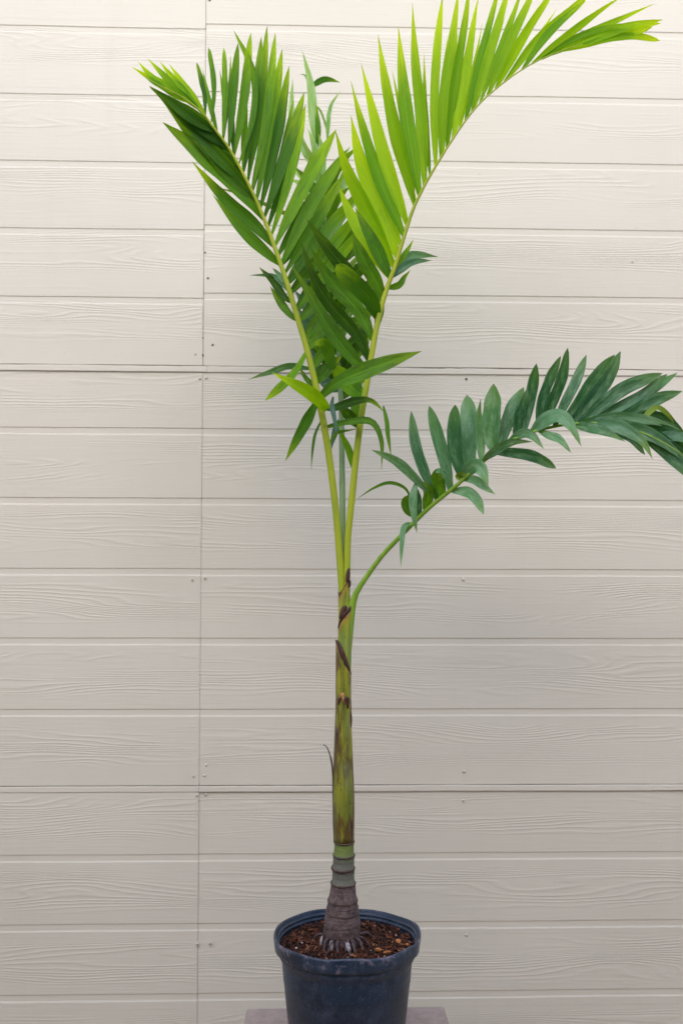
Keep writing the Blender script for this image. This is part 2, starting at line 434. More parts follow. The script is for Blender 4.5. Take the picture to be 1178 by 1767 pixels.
# extra score line near the lower edge of the middle sheets: a thin lip of its own
def strip(zt, zb, x0, x1, y0, thick, seed, wob=.001, name='flashing_strip', mat='siding'):
    nx = max(4, int((x1 - x0) / .025)); vs, fs = [], []
    for i in range(nx + 1):
        x = x0 + (x1 - x0) * i / nx
        w1 = wob * (mnoise.noise(Vector((x * 6, 1.7, seed))) + .7 * mnoise.noise(Vector((x * 31, 4, seed))))
        w2 = wob * (mnoise.noise(Vector((x * 4, 9.7, seed))) + .4 * mnoise.noise(Vector((x * 22, 8, seed))))
        yy = WY + y0 + .0012 * mnoise.noise(Vector((x * 5, 3, seed)))
        vs += [(x, yy + thick, zt + w1), (x, yy + .001, zt + w1), (x, yy, zt + w1 - .0015), (x, yy, zb + w2 + .0015), (x, yy + .001, zb + w2), (x, yy + thick, zb + w2)]
    for i in range(nx):
        for j in range(5):
            fs.append((i * 6 + j, i * 6 + j + 1, i * 6 + 7 + j, i * 6 + 6 + j))
    fs.append((0, 1, 2, 3, 4, 5)[::-1]); fs.append(tuple(nx * 6 + k for k in range(6)))
    me = mesh(name, vs, fs); fix_normals(me)
    o = link(name, me, M[mat], smooth=False); keep(o, wall); return o
strip(j1a - .0022, j1b - .0005, XL, SEAM + .012, -.0055, .018, 31, .0013)
strip(j1a - .0030, j1b - .0015, SEAM + .0125, XR, -.0040, .018, 32, .0020)
strip(j2a - .0018, j2b, XL, SEAM - .001, -.0022, .018, 33, .0008)
strip(j2a - .0018, j2b - .0002, SEAM, XR, -.0040, .018, 34, .0012)
# backing sheathing closes the gaps behind the sheets
bk = bmesh.new(); bmesh.ops.create_cube(bk, size=1, matrix=Matrix.Translation(((XL + XR) / 2, WY + .0665, TOP / 2)) @ Matrix.Diagonal((XR - XL, .10, TOP, 1)))
me = bpy.data.meshes.new('wall_core'); bk.to_mesh(me); bk.free()
o = link('wall_core', me, M['shade_screen'], smooth=False); keep(o, wall)
# nails
for (px, py, r, k) in [(345, 653, .0045, 0), (356, 652, .0045, 0), (332, 1001, .004, 1), (354, 998, .004, 1), (799, 1000, .0045, 0), (356, 1320, .004, 0),
                       (353, 1338, .004, 0), (334, 1339, .0038, 0), (800, 1331, .0045, 0), (799, 1382, .0045, 1), (340, 1373, .004, 1), (355, 1371, .0035, 0),
                       (341, 1630, .0055, 1), (363, 1629, .0055, 1), (804, 1613, .0048, 0), (827, 300, .004, 1), (804, 654, .0035, 2),
                       (362, 0, .004, 2), (338, 612, .0032, 2), (359, 480, .003, 2), (367, 595, .003, 2), (350, 613, .0035, 2), (350, 583, .0025, 2), (354, 436, .0025, 2), (1090, 452, .003, 0)]:
    c = P(px, py, WY); vs, fs = [], []
    prof = [(r, .0002), (r * .9, -.0022), (r * .5, -.0026), (r * .42, -.0012 if k else -.0030), (0.00001, -.0008 if k else -.0031)]
    for i in range(14):
        a = 2 * math.pi * i / 14
        for rr, d in prof: vs.append((c.x + rr * math.cos(a), WY + d, c.z + rr * math.sin(a)))
    for i in range(14):
        q = (i + 1) % 14
        for j in range(4): fs.append((i * 5 + j, q * 5 + j, q * 5 + j + 1, i * 5 + j + 1))
    me = mesh('nail', vs, fs); fix_normals(me)
    o = link('nail', me, M['nailh'] if k == 2 else M['nail']); keep(o, wall)
    if k == 1:     # drilled dark centre
        vs = [(c.x + r * .36 * math.cos(2 * math.pi * i / 8), WY - .0016, c.z + r * .36 * math.sin(2 * math.pi * i / 8)) for i in range(8)]
        me = mesh('nail_centre', vs + [(v[0], v[1] + .001, v[2]) for v in vs],
                  [tuple(range(8))] + [(i, (i + 1) % 8, 8 + (i + 1) % 8, 8 + i) for i in range(8)])
        h = link('recess', me, M['nailh']); h.parent = o

# unseen board screen added behind the camera to darken the lower wall
FY, FZ = -1.2, 3.3
fv = bmesh.new()
for i in range(52):
    x = -5.2 + i * .2; hgt = FZ + .03 * math.sin(i * 2.3)
    bmesh.ops.create_cube(fv, size=1, matrix=Matrix.Translation((x + .1, FY, hgt / 2)) @ Matrix.Diagonal((.19, .025, hgt, 1)))
for zr in (.4, 1.7, 3.0):
    bmesh.ops.create_cube(fv, size=1, matrix=Matrix.Translation((0, FY - .035, zr)) @ Matrix.Diagonal((10.4, .044, .09, 1)))
me = bpy.data.meshes.new('shade_screen_boards'); fv.to_mesh(me); fv.free()
shade_screen = link('shade_screen_boards', me, M['shade_screen'], smooth=False)
tag(shade_screen, 'tall unseen board screen added behind the camera to shade the lower beige wall', 'shade_screen')

# ------------------------------------------------------------------ the palm in its pot
PD = 2.35                                    # distance of the trunk
rimc = P(598.5, 1609, PD); RIM = .1635
POTH = .285
palm = empty('potted_palm', (rimc.x, PD, rimc.z - POTH))
tag(palm, 'young palm with four arching fronds and a ringed trunk in a dark plastic pot', 'potted palm')

# concrete block under the pot
bt = rimc.z - POTH - .001
dd = CM @ Vector((0, -(1738 - H0 / 2) / FPX, -1)); yb = (bt - CAMZ) / dd.z * dd.y
bl, br = P(425, 1738, yb).x, P(766, 1738, yb).x
bb = bmesh.new(); bmesh.ops.create_cube(bb, size=1, matrix=Matrix.Translation(((bl + br) / 2, yb - .27, bt / 2)) @ Matrix.Diagonal((br - bl, .54, bt, 1)))
bmesh.ops.bevel(bb, geom=bb.edges[:], offset=.004, segments=2, affect='EDGES')
me = bpy.data.meshes.new('concrete_block'); bb.to_mesh(me); bb.free()
blk = link('concrete_block', me, M['block'], smooth=False)
tag(blk, 'mauve-grey concrete block under the dark plant pot', 'block')

# pot
def potwarp(a, r, z, j):
    k = max(0, 1 + z / .05) if z > -.05 else 0
    dr = .0030 * math.sin(2 * a + .6) + .0012 * math.sin(5 * a + 1) 
    front = math.exp(-((((a + math.pi / 2 + .33 + math.pi) % (2 * math.pi)) - math.pi) / .22) ** 2)   # lumpy dent in the front lip
    right = math.exp(-((((a + .35 + math.pi) % (2 * math.pi)) - math.pi) / .16) ** 2)
    return r + k * (dr + .0035 * right), z + k * (.0022 * math.sin(3 * a + 1) + .0012 * math.sin(7 * a)) - k * .0030 * front - k * .003 * right
prof = [(.0, -POTH), (.118, -POTH), (.122, -POTH + .004), (.1455, -.060), (.1490, -.048), (.1512, -.046), (.1525, -.040), (.1515, -.036), (.1520, -.034),
        (.1580, -.0325), (.1612, -.029), (.1622, -.020), (.1628, -.010), (.1635, -.004), (.1625, .0), (.1600, .0010), (.1578, -.0005), (.1568, -.004),
        (.1560, -.0085), (.1528, -.0100), (.1515, -.0105), (.1535, -.0125), (.1530, -.0165), (.1500, -.0185), (.1490, -.0190), (.1510, -.0215), (.1500, -.031), (.1470, -.034), (.1455, -.060), (.1420, -.10)]
me = lathe(prof, rimc, 128, potwarp); fix_normals(me)
at = me.attributes.new('scuff', 'FLOAT', 'POINT')
for i in range(128):
    for j in range(len(prof)):
        at.data[i * len(prof) + j].value = (1.0 if (12 <= j <= 15 or abs(i - 84) < 10) else .35) if 8 <= j <= 16 else (.2 if 5 <= j <= 8 else 0.0)
pot = link('pot', me, M['pot']); keep(pot, palm)
# small drip ledge ring already in the profile; soil
sc_ = Vector((rimc.x, PD, rimc.z - .027))
vs, fs = [], []; NR, NS = 34, 96
for j in range(NR + 1):
    r = .1475 * j / NR
    for i in range(NS):
        a = 2 * math.pi * i / NS
        p = Vector((r * math.cos(a), r * math.sin(a), 0))
        h = .008 * mnoise.noise(p * 30) + .007 * mnoise.noise(p * 75 + Vector((3, 1, 0))) + .004 * mnoise.noise(p * 190) + .010 * math.exp(-(r / .06) ** 2)
        vs.append(sc_ + p + Vector((0, 0, h)))
for j in range(NR):
    for i in range(NS):
        k = (i + 1) % NS; fs.append((j * NS + i, (j + 1) * NS + i, (j + 1) * NS + k, j * NS + k))
me = mesh('soil', vs, fs); soil = link('soil', me, M['soil']); keep(soil, palm)
def chunk(bm, c, size, rnd, tint=None, lay=None):
    """angular flake of bark"""
    m = Matrix.Translation(c) @ Euler((rnd.uniform(-.7, .7), rnd.uniform(-.7, .7), rnd.uniform(0, 6.3))).to_matrix().to_4x4() @ Matrix.Diagonal((size[0], size[1], size[2], 1))
    r = bmesh.ops.create_icosphere(bm, subdivisions=1, radius=.5, matrix=m)
    for v in r['verts']:
        v.co = c + (v.co - c) * rnd.uniform(.65, 1.3)
        if lay is not None: v[lay] = Vector((tint, tint, tint))
rnd = random.Random(5)
bm = bmesh.new(); lay = bm.verts.layers.float_vector.new('tint')
for i in range(1500):
    a = rnd.uniform(0, 2 * math.pi); r = .146 * math.sqrt(rnd.random())
    if r < .036: continue
    s = rnd.choice([.7, 1, 1, 1.6, 2.3, 3.0])
    c = sc_ + Vector((r * math.cos(a), r * math.sin(a), rnd.uniform(-.001, .007)))
    chunk(bm, c, (.0075 * s, .0035 * s ** .6, .0028 * s ** .6), rnd, min(1, rnd.random() ** 1.2), lay)
me = bpy.data.meshes.new('bark_mulch'); bm.to_mesh(me); bm.free()
o = link('bark_mulch', me, M['chips'], kind='stuff', smooth=False); o.parent = soil
# fine fibres in the soil
bm = bmesh.new(); vs, fs = [], []
for i in range(260):
    a = rnd.uniform(0, 6.28); r = .04 + .10 * rnd.random(); b = rnd.uniform(0, 6.28); L = rnd.uniform(.008, .022)
    c = sc_ + Vector((r * math.cos(a), r * math.sin(a), .006 + rnd.uniform(0, .006)))
    p = [c + Vector((math.cos(b) * L * (t - .5), math.sin(b) * L * (t - .5), .004 * math.sin(3 * t + i) + .0)) for t in (0, .33, .66, 1)]
    tm = tube(p, [.0004, .0006, .0006, .0003], 4); off = len(vs)
    vs += [v.co.copy() for v in tm.vertices]; fs += [tuple(off + k for k in f.vertices) for f in tm.polygons]; bpy.data.meshes.remove(tm)
me = mesh('soil_fibres', vs, fs); o = link('soil_fibres', me, M['chips'], kind='stuff'); o.parent = soil
at = me.attributes.new('tint', 'FLOAT_VECTOR', 'POINT')
for i, v in enumerate(me.vertices): at.data[i].vector = (.55 + .45 * ((i // 16) % 7) / 7,) * 3
def soilpt(px, py, dz=.008):
    d = CM @ Vector(((px - W0 / 2) / FPX, -(py - H0 / 2) / FPX, -1)); t = (sc_.z + dz - CAMZ) / d.z
    return CO + d * t
def chip(name, px, py, size, rot, mat):
    c = soilpt(px, py); bm = bmesh.new()
    bmesh.ops.create_cube(bm, size=1, matrix=Matrix.Diagonal((*size, 1)))
    bmesh.ops.subdivide_edges(bm, edges=bm.edges[:], cuts=3, use_grid_fill=True)
    r_ = random.Random(px)
    for v in bm.verts:
        f = 1 - .55 * abs(v.co.x / (size[0] / 2)) ** 3
        v.co.y *= f; v.co.z *= f; v.co += Vector((r_.uniform(-1, 1), r_.uniform(-1, 1), r_.uniform(-1, 1))) * size[2] * .13
    bm.transform(Matrix.Translation(c) @ Euler(rot).to_matrix().to_4x4())
    me = bpy.data.meshes.new(name); bm.to_mesh(me); bm.free()
    o = link(name, me, M[mat], smooth=True); o.parent = soil
for a in [(653, 1639, (.018, .007, .005), (.1, .1, -.15)), (668, 1643, (.018, .006, .004), (.1, -.1, -.1)), (687, 1625, (.014, .010, .007), (.3, .5, -.7)),
          (703, 1630, (.010, .006, .005), (0, .2, .6)), (612, 1650, (.009, .006, .005), (0, .3, 1))]:
    chip('wood_chip', *a, 'chipo')
for px, py, s in [(521, 1627, .006), (532, 1635, .005), (520, 1618, .005), (683, 1614, .005), (673, 1608, .004), (511, 1636, .007), (640, 1640, .004), (500, 1628, .004), (600, 1652, .004),(663, 1650, .004)]:
    chip('perlite_grain', px, py, (s * .7, s * .5, s * .45), (.3, .4, .5), 'perlite')

# trunk ---------------------------------------------------------------
S = PD / FPX * 1.002                          # metres per photo pixel at the trunk
def tprof(rows, seg=40, wob=.0, greens=None, name='trunk', mat='trunk', seed=0):
    vs, fs = [], []
    rows = [(y, cx, hw, gr) for (y, cx, hw, gr) in rows]
    for (y, cx, hw, gr) in rows:
        c = P(cx, y, PD); r = hw * S
        for i in range(seg):
            a = 2 * math.pi * i / seg
            rr = r * (1 + wob * mnoise.noise(Vector((math.cos(a) * 1.5, math.sin(a) * 1.5, y * .05 + seed))))
            vs.append((c.x + rr * math.cos(a), c.y + rr * math.sin(a), c.z + wob * .05 * mnoise.noise(Vector((math.cos(a) * 2, math.sin(a) * 2, y * .2)))))
    n = len(rows)
    for j in range(n - 1):
        for i in range(seg):
            k = (i + 1) % seg; fs.append((j * seg + i, j * seg + k, (j + 1) * seg + k, (j + 1) * seg + i))
    me = mesh(name, vs, fs); fix_normals(me)
    at = me.attributes.new('green', 'FLOAT', 'POINT')
    for j in range(n):
        for i in range(seg): at.data[j * seg + i].value = rows[j][3]
    o = link(name, me, M[mat]); keep(o, palm); return o
trunk = tprof([(1652, 591, 28, 0), (1634, 591, 31.5, 0), (1625, 590.5, 31, 0), (1622, 590, 32, 0), (1612, 590, 30.5, 0), (1608, 590, 31.3, 0), (1598, 590, 30.5, 0), (1594, 590, 31, 0), (1586, 590, 30, 0),
               (1582, 590, 29.5, 0), (1577, 590.5, 28.3, 0), (1573, 591, 28.4, 0), (1568, 591, 27, 0), (1565, 591, 27.2, 0), (1558, 591, 25.2, 0), (1553, 591, 25.6, 0), (1549, 591, 25, 0), (1545, 591, 23.4, 0),
               (1538, 591.5, 22.2, 0), (1530, 592, 21.2, 0), (1525, 592, 20.6, .1), (1523.5, 592, 20.9, .2), (1522, 592, 19.2, .9), (1510, 592, 18.6, .8), (1500, 592, 19.0, .35), (1497.5, 592, 19.4, .3), (1496, 592, 18.4, .8),
               (1487, 592.5, 17.8, .8), (1478, 593, 18.2, 1), (1475.5, 593, 18.5, .8), (1473, 593, 17.2, 1.3), (1462, 593.5, 16.4, 1.4), (1452, 594, 16.6, 1.4), (1440, 593, 15, 1.4)], 56, .035)
for (y, cx, hw, w) in [(1452, 593.6, 17.3, 1.6), (1523.5, 592, 21.0, 1.7), (1497.5, 591.7, 19.7, 2.0), (1475.5, 593.2, 18.4, 1.7), (1573, 590.8, 28.6, .8), (1553, 591, 25.8, .9), (1608, 590, 31.5, .8)]:
    c = P(cx, y, PD); vs, fs = [], []; sg = 48
    for i in range(sg):
        a = 2 * math.pi * i / sg
        for k in range(6):
            b = 2 * math.pi * k / 6; rr = hw * S + w * S * .55 * math.cos(b)
            vs.append((c.x + rr * math.cos(a), c.y + rr * math.sin(a), c.z + w * S * math.sin(b) + .0013 * mnoise.noise(Vector((math.cos(a) * 2, math.sin(a) * 2, y)))+ .003 * math.sin(a) * .5))
    for i in range(sg):
        q = (i + 1) % sg
        for k in range(6): fs.append((i * 6 + k, q * 6 + k, q * 6 + (k + 1) % 6, i * 6 + (k + 1) % 6))
    me = mesh('ring_scar', vs, fs); fix_normals(me); o = link('ring_scar', me, M['ringm']); o.parent = trunk
# roots splaying from the swollen base
for k, (x0, y0, x1, y1, w) in enumerate([(560, 1622, 548, 1638, 3), (567, 1628, 560, 1641, 3.2), (575, 1630, 572, 1642, 3.4), (583, 1632, 582, 1646, 3.2), (590, 1633, 591, 1643, 3), (599, 1632, 602, 1646, 3.4),
                                         (607, 1630, 614, 1640, 3.2), (613, 1626, 624, 1640, 3.4), (618, 1622, 636, 1630, 3.2), (553, 1612, 540, 1622, 3), (625, 1612, 640, 1618, 3), (577, 1632, 568, 1648, 2.6), (606, 1633, 611, 1648, 2.6)]):
    ang = math.atan2(-(math.sqrt(max(0, 30 ** 2 - min(30, abs(x0 - 591)) ** 2))) * 1.0, (x0 - 591))
    c = P(591, 1620, PD)
    d = Vector((math.cos(ang), math.sin(ang), 0))
    p0 = c + d * (.037) + Vector((0, 0, .010)); p2 = soilpt(x1, y1, .004)
    rq = random.Random(k * 5 + 2); p2 = p2 + Vector((rq.uniform(-.006, .006), rq.uniform(-.006, .006), 0)); w *= rq.uniform(.65, 1.2)
    p1 = (p0 + p2) / 2 + Vector((rq.uniform(-.004, .004), 0, .004 + rq.uniform(0, .004)))
    pp = [Vector(q) for q in catmull([p0 - d * .012, p0, p1, p2, p2 + d * .01 - Vector((0, 0, .010))], 12)]
    o = link('root', tube(pp, [w * S * (1 - .4 * i / 12) for i in range(13)], 8), M['root']); o.parent = trunk
    if k in (2, 5, 0):
        pp2 = pp[5:10]
        o2 = link('root_tip', tube(pp2, [w * S * 1.12 * (.6 + .4 * math.sin(math.pi * i / 4)) for i in range(5)], 8), M['rootw']); o2.parent = trunk

# crownshaft: nested leaf sheaths with slanting, dried edges ---------
def sheath(name, rows, top, mat, edge=None, seg=48, seed=0):
    """rows: (y, cx, halfwidth) bottom to top, top(a)->photo y of the rim at angle a"""
    n = 26; vs, fs = [], []; y0 = rows[0][0]
    def at_y(y):
        for (ya, ca, ha), (yb_, cb, hb) in zip(rows, rows[1:]):
            if ya >= y >= yb_ or (yb_, cb, hb) == rows[-1]:
                f = (ya - y) / (ya - yb_); return ca + (cb - ca) * f, ha + (hb - ha) * f
    for i in range(seg):
        a = 2 * math.pi * i / seg; yt = top(a)
        for j in range(n + 1):
            y = y0 + (yt - y0) * j / n; cx, hw = at_y(y)
            c = P(cx, y, PD); rr = hw * S * (1 + .02 * mnoise.noise(Vector((math.cos(a), math.sin(a), y * .03 + seed))))
            vs.append((c.x + rr * math.cos(a), c.y + rr * math.sin(a), c.z))
    for i in range(seg):
        k = (i + 1) % seg
        for j in range(n): fs.append((i * (n + 1) + j, k * (n + 1) + j, k * (n + 1) + j + 1, i * (n + 1) + j + 1))
    me = mesh(name, vs, fs); fix_normals(me); o = link(name, me, M[mat]); keep(o, palm)
    at = me.attributes.new('age', 'FLOAT', 'POINT')
    for i in range(seg):
        yt = top(2 * math.pi * i / seg)
        for j in range(n + 1): at.data[i * (n + 1) + j].value = math.exp(-((1 - j / n) * (y0 - yt)) / 16)
    sm = o.modifiers.new('thickness', 'SOLIDIFY'); sm.thickness = .0016; sm.offset = -1
    if edge:
        ev, ef = [], []
        for i in range(seg + 1):
            a = 2 * math.pi * (i % seg) / seg; yt = top(a); wd = edge(a) * (1 + .35 * mnoise.noise(Vector((math.cos(a) * 4, math.sin(a) * 4, seed))))
            for (dy, dr) in ((-.5, .1), (0, .35), (wd * .6, .42), (wd, .12), (wd, -1), (-.5, -1)):
                y = yt + dy; cx, hw = at_y(y); c = P(cx, y, PD); rr = (hw + dr) * S
                ev.append((c.x + rr * math.cos(a), c.y + rr * math.sin(a), c.z))
        for i in range(seg):
            for j in range(6): ef.append((i * 6 + j, i * 6 + 6 + j, i * 6 + 6 + (j + 1) % 6, i * 6 + (j + 1) % 6))
        me = mesh('dried_edge', ev, ef); fix_normals(me); e = link('dried_edge', me, M['scar']); e.parent = o
    return o
fa = lambda a: math.cos(a)          # +1 on the right, -1 on the left; sin(a) < 0 faces the camera
front = lambda a: max(0, -math.sin(a))
sheath('leaf_sheath', [(1454, 594, 16.9), (1448, 593.4, 17.3), (1440, 593.2, 17.4), (1400, 592.7, 18.7), (1360, 592.5, 18.2), (1300, 592, 16.2), (1250, 592, 14.2), (1200, 592.3, 13.3), (1150, 592.5, 13.3), (1100, 592.5, 13.6), (1090, 592, 13.5)],
       lambda a: 1104 + 58 * ((fa(a) + 1) / 2) ** 1.7 + 6 * max(0, math.sin(a)), 'sheath', lambda a: 2 + 20 * front(a) ** .8 * (.45 + .55 * math.sin(math.pi * min(1, (fa(a) + 1) / 1.7))), seed=1)
# the torn scar on the lower sheath
def flap(name, pts, w, mat, depth, parent, prom=1):
    pp = [P(x, y, depth) for x, y in pts]; pp = [Vector(q) for q in catmull([list(p) for p in pp], 10)]
    me = tube(pp, [w * S * (.25 + .75 * math.sin(math.pi * min(1, .12 + i / 10 * .85))) for i in range(11)], 8, .22)
    o = link(name, me, M[mat]); keep(o, parent) if parent is palm else setattr(o, 'parent', parent); return o
fr = PD - .0165
flap('torn_fibre', [(589, 1196), (591, 1200), (592, 1206), (592, 1213)], 3.8, 'wound', fr - .0025, palm)
flap('scar', [(596, 1203), (599, 1210), (600, 1222)], 5.0, 'scar', fr - .0005, palm)
flap('scar', [(583, 1216), (586, 1207), (590, 1204)], 2.6, 'scar', fr - .0015, palm)
flap('scar', [(604, 1208), (604, 1230), (605, 1256)], 3.0, 'scar', PD - .009, palm)
flap('scar', [(582, 1258), (583, 1278), (585, 1300)], 3.0, 'scar', PD - .0145, palm)
flap('scar', [(603, 1408), (605, 1430), (606, 1446)], 4.0, 'scar', PD - .017, palm)
sheath('leaf_sheath', [(1200, 593, 11.2), (1100, 595, 12.0), (1080, 595.5, 12.6), (1060, 597, 13), (1040, 602, 10.5), (1030, 606, 8)],
       lambda a: 1084 - 40 * ((fa(a) + 1) / 2) ** .75, 'sheath2', lambda a: -2 - 10 * front(a) ** .8, seed=2)
sheath('leaf_sheath', [(1130, 594, 10.4), (1050, 593.6, 10.2), (1010, 593.5, 10.4), (990, 594, 9.8), (975, 595, 9.5)],
       lambda a: 1004 - 18 * fa(a) + 8 * front(a), 'sheath2', lambda a: 1.2 + 5.0 * max(0, fa(a)), seed=3)
flap('scar', [(587, 1068), (590, 1059), (594, 1049), (598, 1047)], 4.6, 'scar', PD - .0145, palm)
flap('scar', [(598, 1004), (601, 985), (602, 980)], 3.4, 'scar', PD - .0135, palm)
flap('scar', [(602, 1014), (603, 1006), (602, 1000)], 2.6, 'scar', PD - .011, palm)
pp = [P(x, y, PD - .004) for x, y in [(577.5, 1455), (575.6, 1420), (575, 1380), (574.5, 1340), (572, 1315), (568, 1299), (563.5, 1289), (558, 1285)]]
pp = [Vector(q) for q in catmull([list(p) for p in pp], 30)]
o = link('dry_strand', tube(pp, [.0021 if i < 12 else .0016 - .0008 * (i - 12) / 18 + (.0012 if i == 29 else 0) for i in range(31)], 6), M['fibre']); keep(o, palm)

# ------------------------------------------------------------------ fronds
LEAVES = []      # (frond object, verts, faces, uvs, tint, material, area)
class Frond:
    def __init__(s, pts, mat, label, squash=.8, n=60):
        s.pts = catmull(pts, n)                     # (px, py, halfwidth px, depth)
        path = [P(p[0], p[1], p[3]) for p in s.pts]
        me = tube(path, [p[2] * p[3] / FPX for p in s.pts], 12, squash)
        s.o = link('frond', me, M[mat]); keep(s.o, palm); s.o['label'] = label
    def near(s, x, y):
        b = min(s.pts, key=lambda p: (p[0] - x) ** 2 + (p[1] - y) ** 2)
        return b, math.hypot(b[0] - x, b[1] - y)
    def leaf(s, pts, w, mat, dt=0.0, dm=None, roll=None, blunt=0, base=.30, peak=.38, fold=.38, tip=None, snap=True, tint=None, n=18, db=.004, curl=0.0):
        """pts base->tip in photo px; w full width px; dt tip depth offset, dm mid offset (+ = towards the wall)"""
        rd = random.Random(int(pts[0][0] * 7 + pts[-1][1] * 13 + len(LEAVES)))
        b, dist = s.near(*pts[0]); pts = list(pts)
        if snap and dist < 30: pts[0] = (b[0], b[1])
        d0 = b[3] + db
        if dm is None: dm = dt * .4 + rd.uniform(-.012, .008)
        if len(pts) == 2:      # a natural droop
            (x0, y0), (x1, y1) = pts; k = rd.uniform(-.035, .035)
            pts = [pts[0], ((x0 + x1) / 2 + (y1 - y0) * k, (y0 + y1) / 2 - (x1 - x0) * k), pts[1]]
        L = len(pts) - 1; q = []
        for i, (x, y) in enumerate(pts):
            t = i / L
            d = d0 + (dm * 4 * t * (1 - t) + dt * t * (2 * t - 1) if L > 1 else dt * t)
            q.append((x, y, d))
        c = catmull(q, n); path = [P(x, y, d) for x, y, d in c]
        roll = rd.uniform(-28, 28) if roll is None else roll
        tw = rd.uniform(-14, 14)
        vs, uv = [], []
        K = 7
        for i, p in enumerate(path):
            t = i / n
            tg = (path[min(i + 1, n)] - path[max(i - 1, 0)]).normalized()
            view = (CO - p).normalized()
            side = tg.cross(view)
            if side.length < 1e-4: side = Vector((1, 0, 0))
            side.normalize(); nrm = side.cross(tg).normalized()
            ang = R(roll + tw * (t - .5) * 2 + curl * t)
            sd_ = side * math.cos(ang) + nrm * math.sin(ang); nn = nrm * math.cos(ang) - side * math.sin(ang)
            if t < peak: f = base + (1 - base) * math.sin(math.pi / 2 * t / peak) ** .9
            else:
                u = (t - peak) / (1 - peak)
                f = (1 - u ** (2.3 + 2.5 * blunt)) ** (1.05 - .45 * blunt) if blunt else (1 - u ** 1.75) ** 1.05
                f = max(f, .02)
            hw = w / 2 * c[i][2] / FPX * f / max(.55, math.cos(R(roll)))
            hw *= 1 + .05 * mnoise.noise(Vector((t * 6, LEAVES.__len__() * 1.3, 0)))
            rip = .09 * hw * math.sin(t * 17 + LEAVES.__len__())
            fd = fold * (1 - .5 * t)
            if t < .12: fd += .5 * (1 - t / .12)
            for k in range(K):
                s_ = -1 + 2 * k / (K - 1)
                vs.append(p + sd_ * hw * s_ + nn * (hw * (-fd) * (1 - abs(s_)) * 1.0 + rip * s_ * abs(s_) - hw * .10 * s_ * s_))
                uv.append(((s_ + 1) / 2, t))
        fs = [(i * K + k, i * K + k + 1, (i + 1) * K + k + 1, (i + 1) * K + k) for i in range(n) for k in range(K - 1)]
        ln = sum(math.dist(a[:2], b_[:2]) for a, b_ in zip(c, c[1:]))
        tn = (rd.random() if tint is None else tint, rd.random() if tip is None else tip, rd.random())
        LEAVES.append((s, vs, fs, uv, tn, mat, ln * w))

# left frond
A = Frond([(592, 1060, 5.6, 2.35), (589.5, 1012, 6.2, 2.349), (585, 950, 6.0, 2.345), (578, 870, 6.0, 2.335), (565, 770, 6.0, 2.32), (548, 680, 5.8, 2.30), (530, 605, 5.3, 2.29), (511, 541, 4.8, 2.28), (492, 479, 4.3, 2.27), (468, 410, 3.7, 2.26),
           (450, 364, 3.2, 2.25), (433, 326, 2.9, 2.24), (398, 260, 2.3, 2.22), (367, 218, 1.9, 2.20), (349, 194, 1.6, 2.19), (314, 167, 1.2, 2.17), (275, 147, .8, 2.15), (255, 136, .5, 2.14)], 'stalkA', 'green frond arching up to the left')
up = .05
for pts, w, kw in [
    ([(362, 204), (352, 160), (339, 108)], 10, dict(roll=48, blunt=.6)),
    ([(371, 214), (369, 150), (360, 82)], 10, dict(roll=45, blunt=.8)),
    ([(383, 235), (388, 160), (386, 82)], 12, dict(roll=30, blunt=.8)),
    ([(396, 253), (402, 170), (411, 74)], 17, dict(blunt=.3)),
    ([(410, 270), (422, 165), (433, 56)], 19, dict(blunt=.3)),
    ([(419, 284), (436, 200), (436, 125), (403, 52)], 13, dict(roll=35)),
    ([(426, 298), (440, 190), (451, 63)], 18, dict()),
    ([(436, 315), (449, 200), (461, 44)], 15, dict(roll=-30)),
    ([(440, 326), (460, 200), (475, 56)], 18, dict()),
    ([(448, 343), (468, 215), (487, 84)], 20, dict()),
    ([(454, 361), (478, 240), (499, 114)], 21, dict()),
    ([(464, 382), (492, 270), (525, 159)], 22, dict(blunt=.3)),
    ([(473, 406), (504, 290), (527, 180)], 19, dict()),
    ([(480, 427), (525, 320), (580, 223)], 27, dict(peak=.5)),
    ([(488, 448), (535, 355), (598, 258)], 27, dict(peak=.5)),
    ([(495, 469), (545, 385), (590, 303)], 23, dict()),
    ([(500, 490), (560, 400), (617, 335)], 22, dict()),
    ([(505, 512), (565, 435), (622, 362)], 22, dict()),
    ([(512, 540), (575, 455), (630, 390)], 24, dict())]:
    A.leaf(pts, w * .88, 'leafA', dt=up + random.uniform(-.02, .03), **{**dict(peak=.55, base=.16, blunt=.25), **kw})
for (x, y, tx, ty, w) in [(499, 490, 560, 405, 20), (504, 511, 566, 430, 18), (511, 533, 572, 452, 19), (518, 560, 590, 470, 20), (525, 586, 585, 505, 20), (530, 608, 592, 530, 18), (537, 636, 600, 560, 20), (545, 660, 590, 612, 22)]:
    A.leaf([(x, y), ((x + tx) / 2 - 3, (y + ty) / 2 - 2), (tx, ty)], w, 'leafM', dt=.06, tip=0)
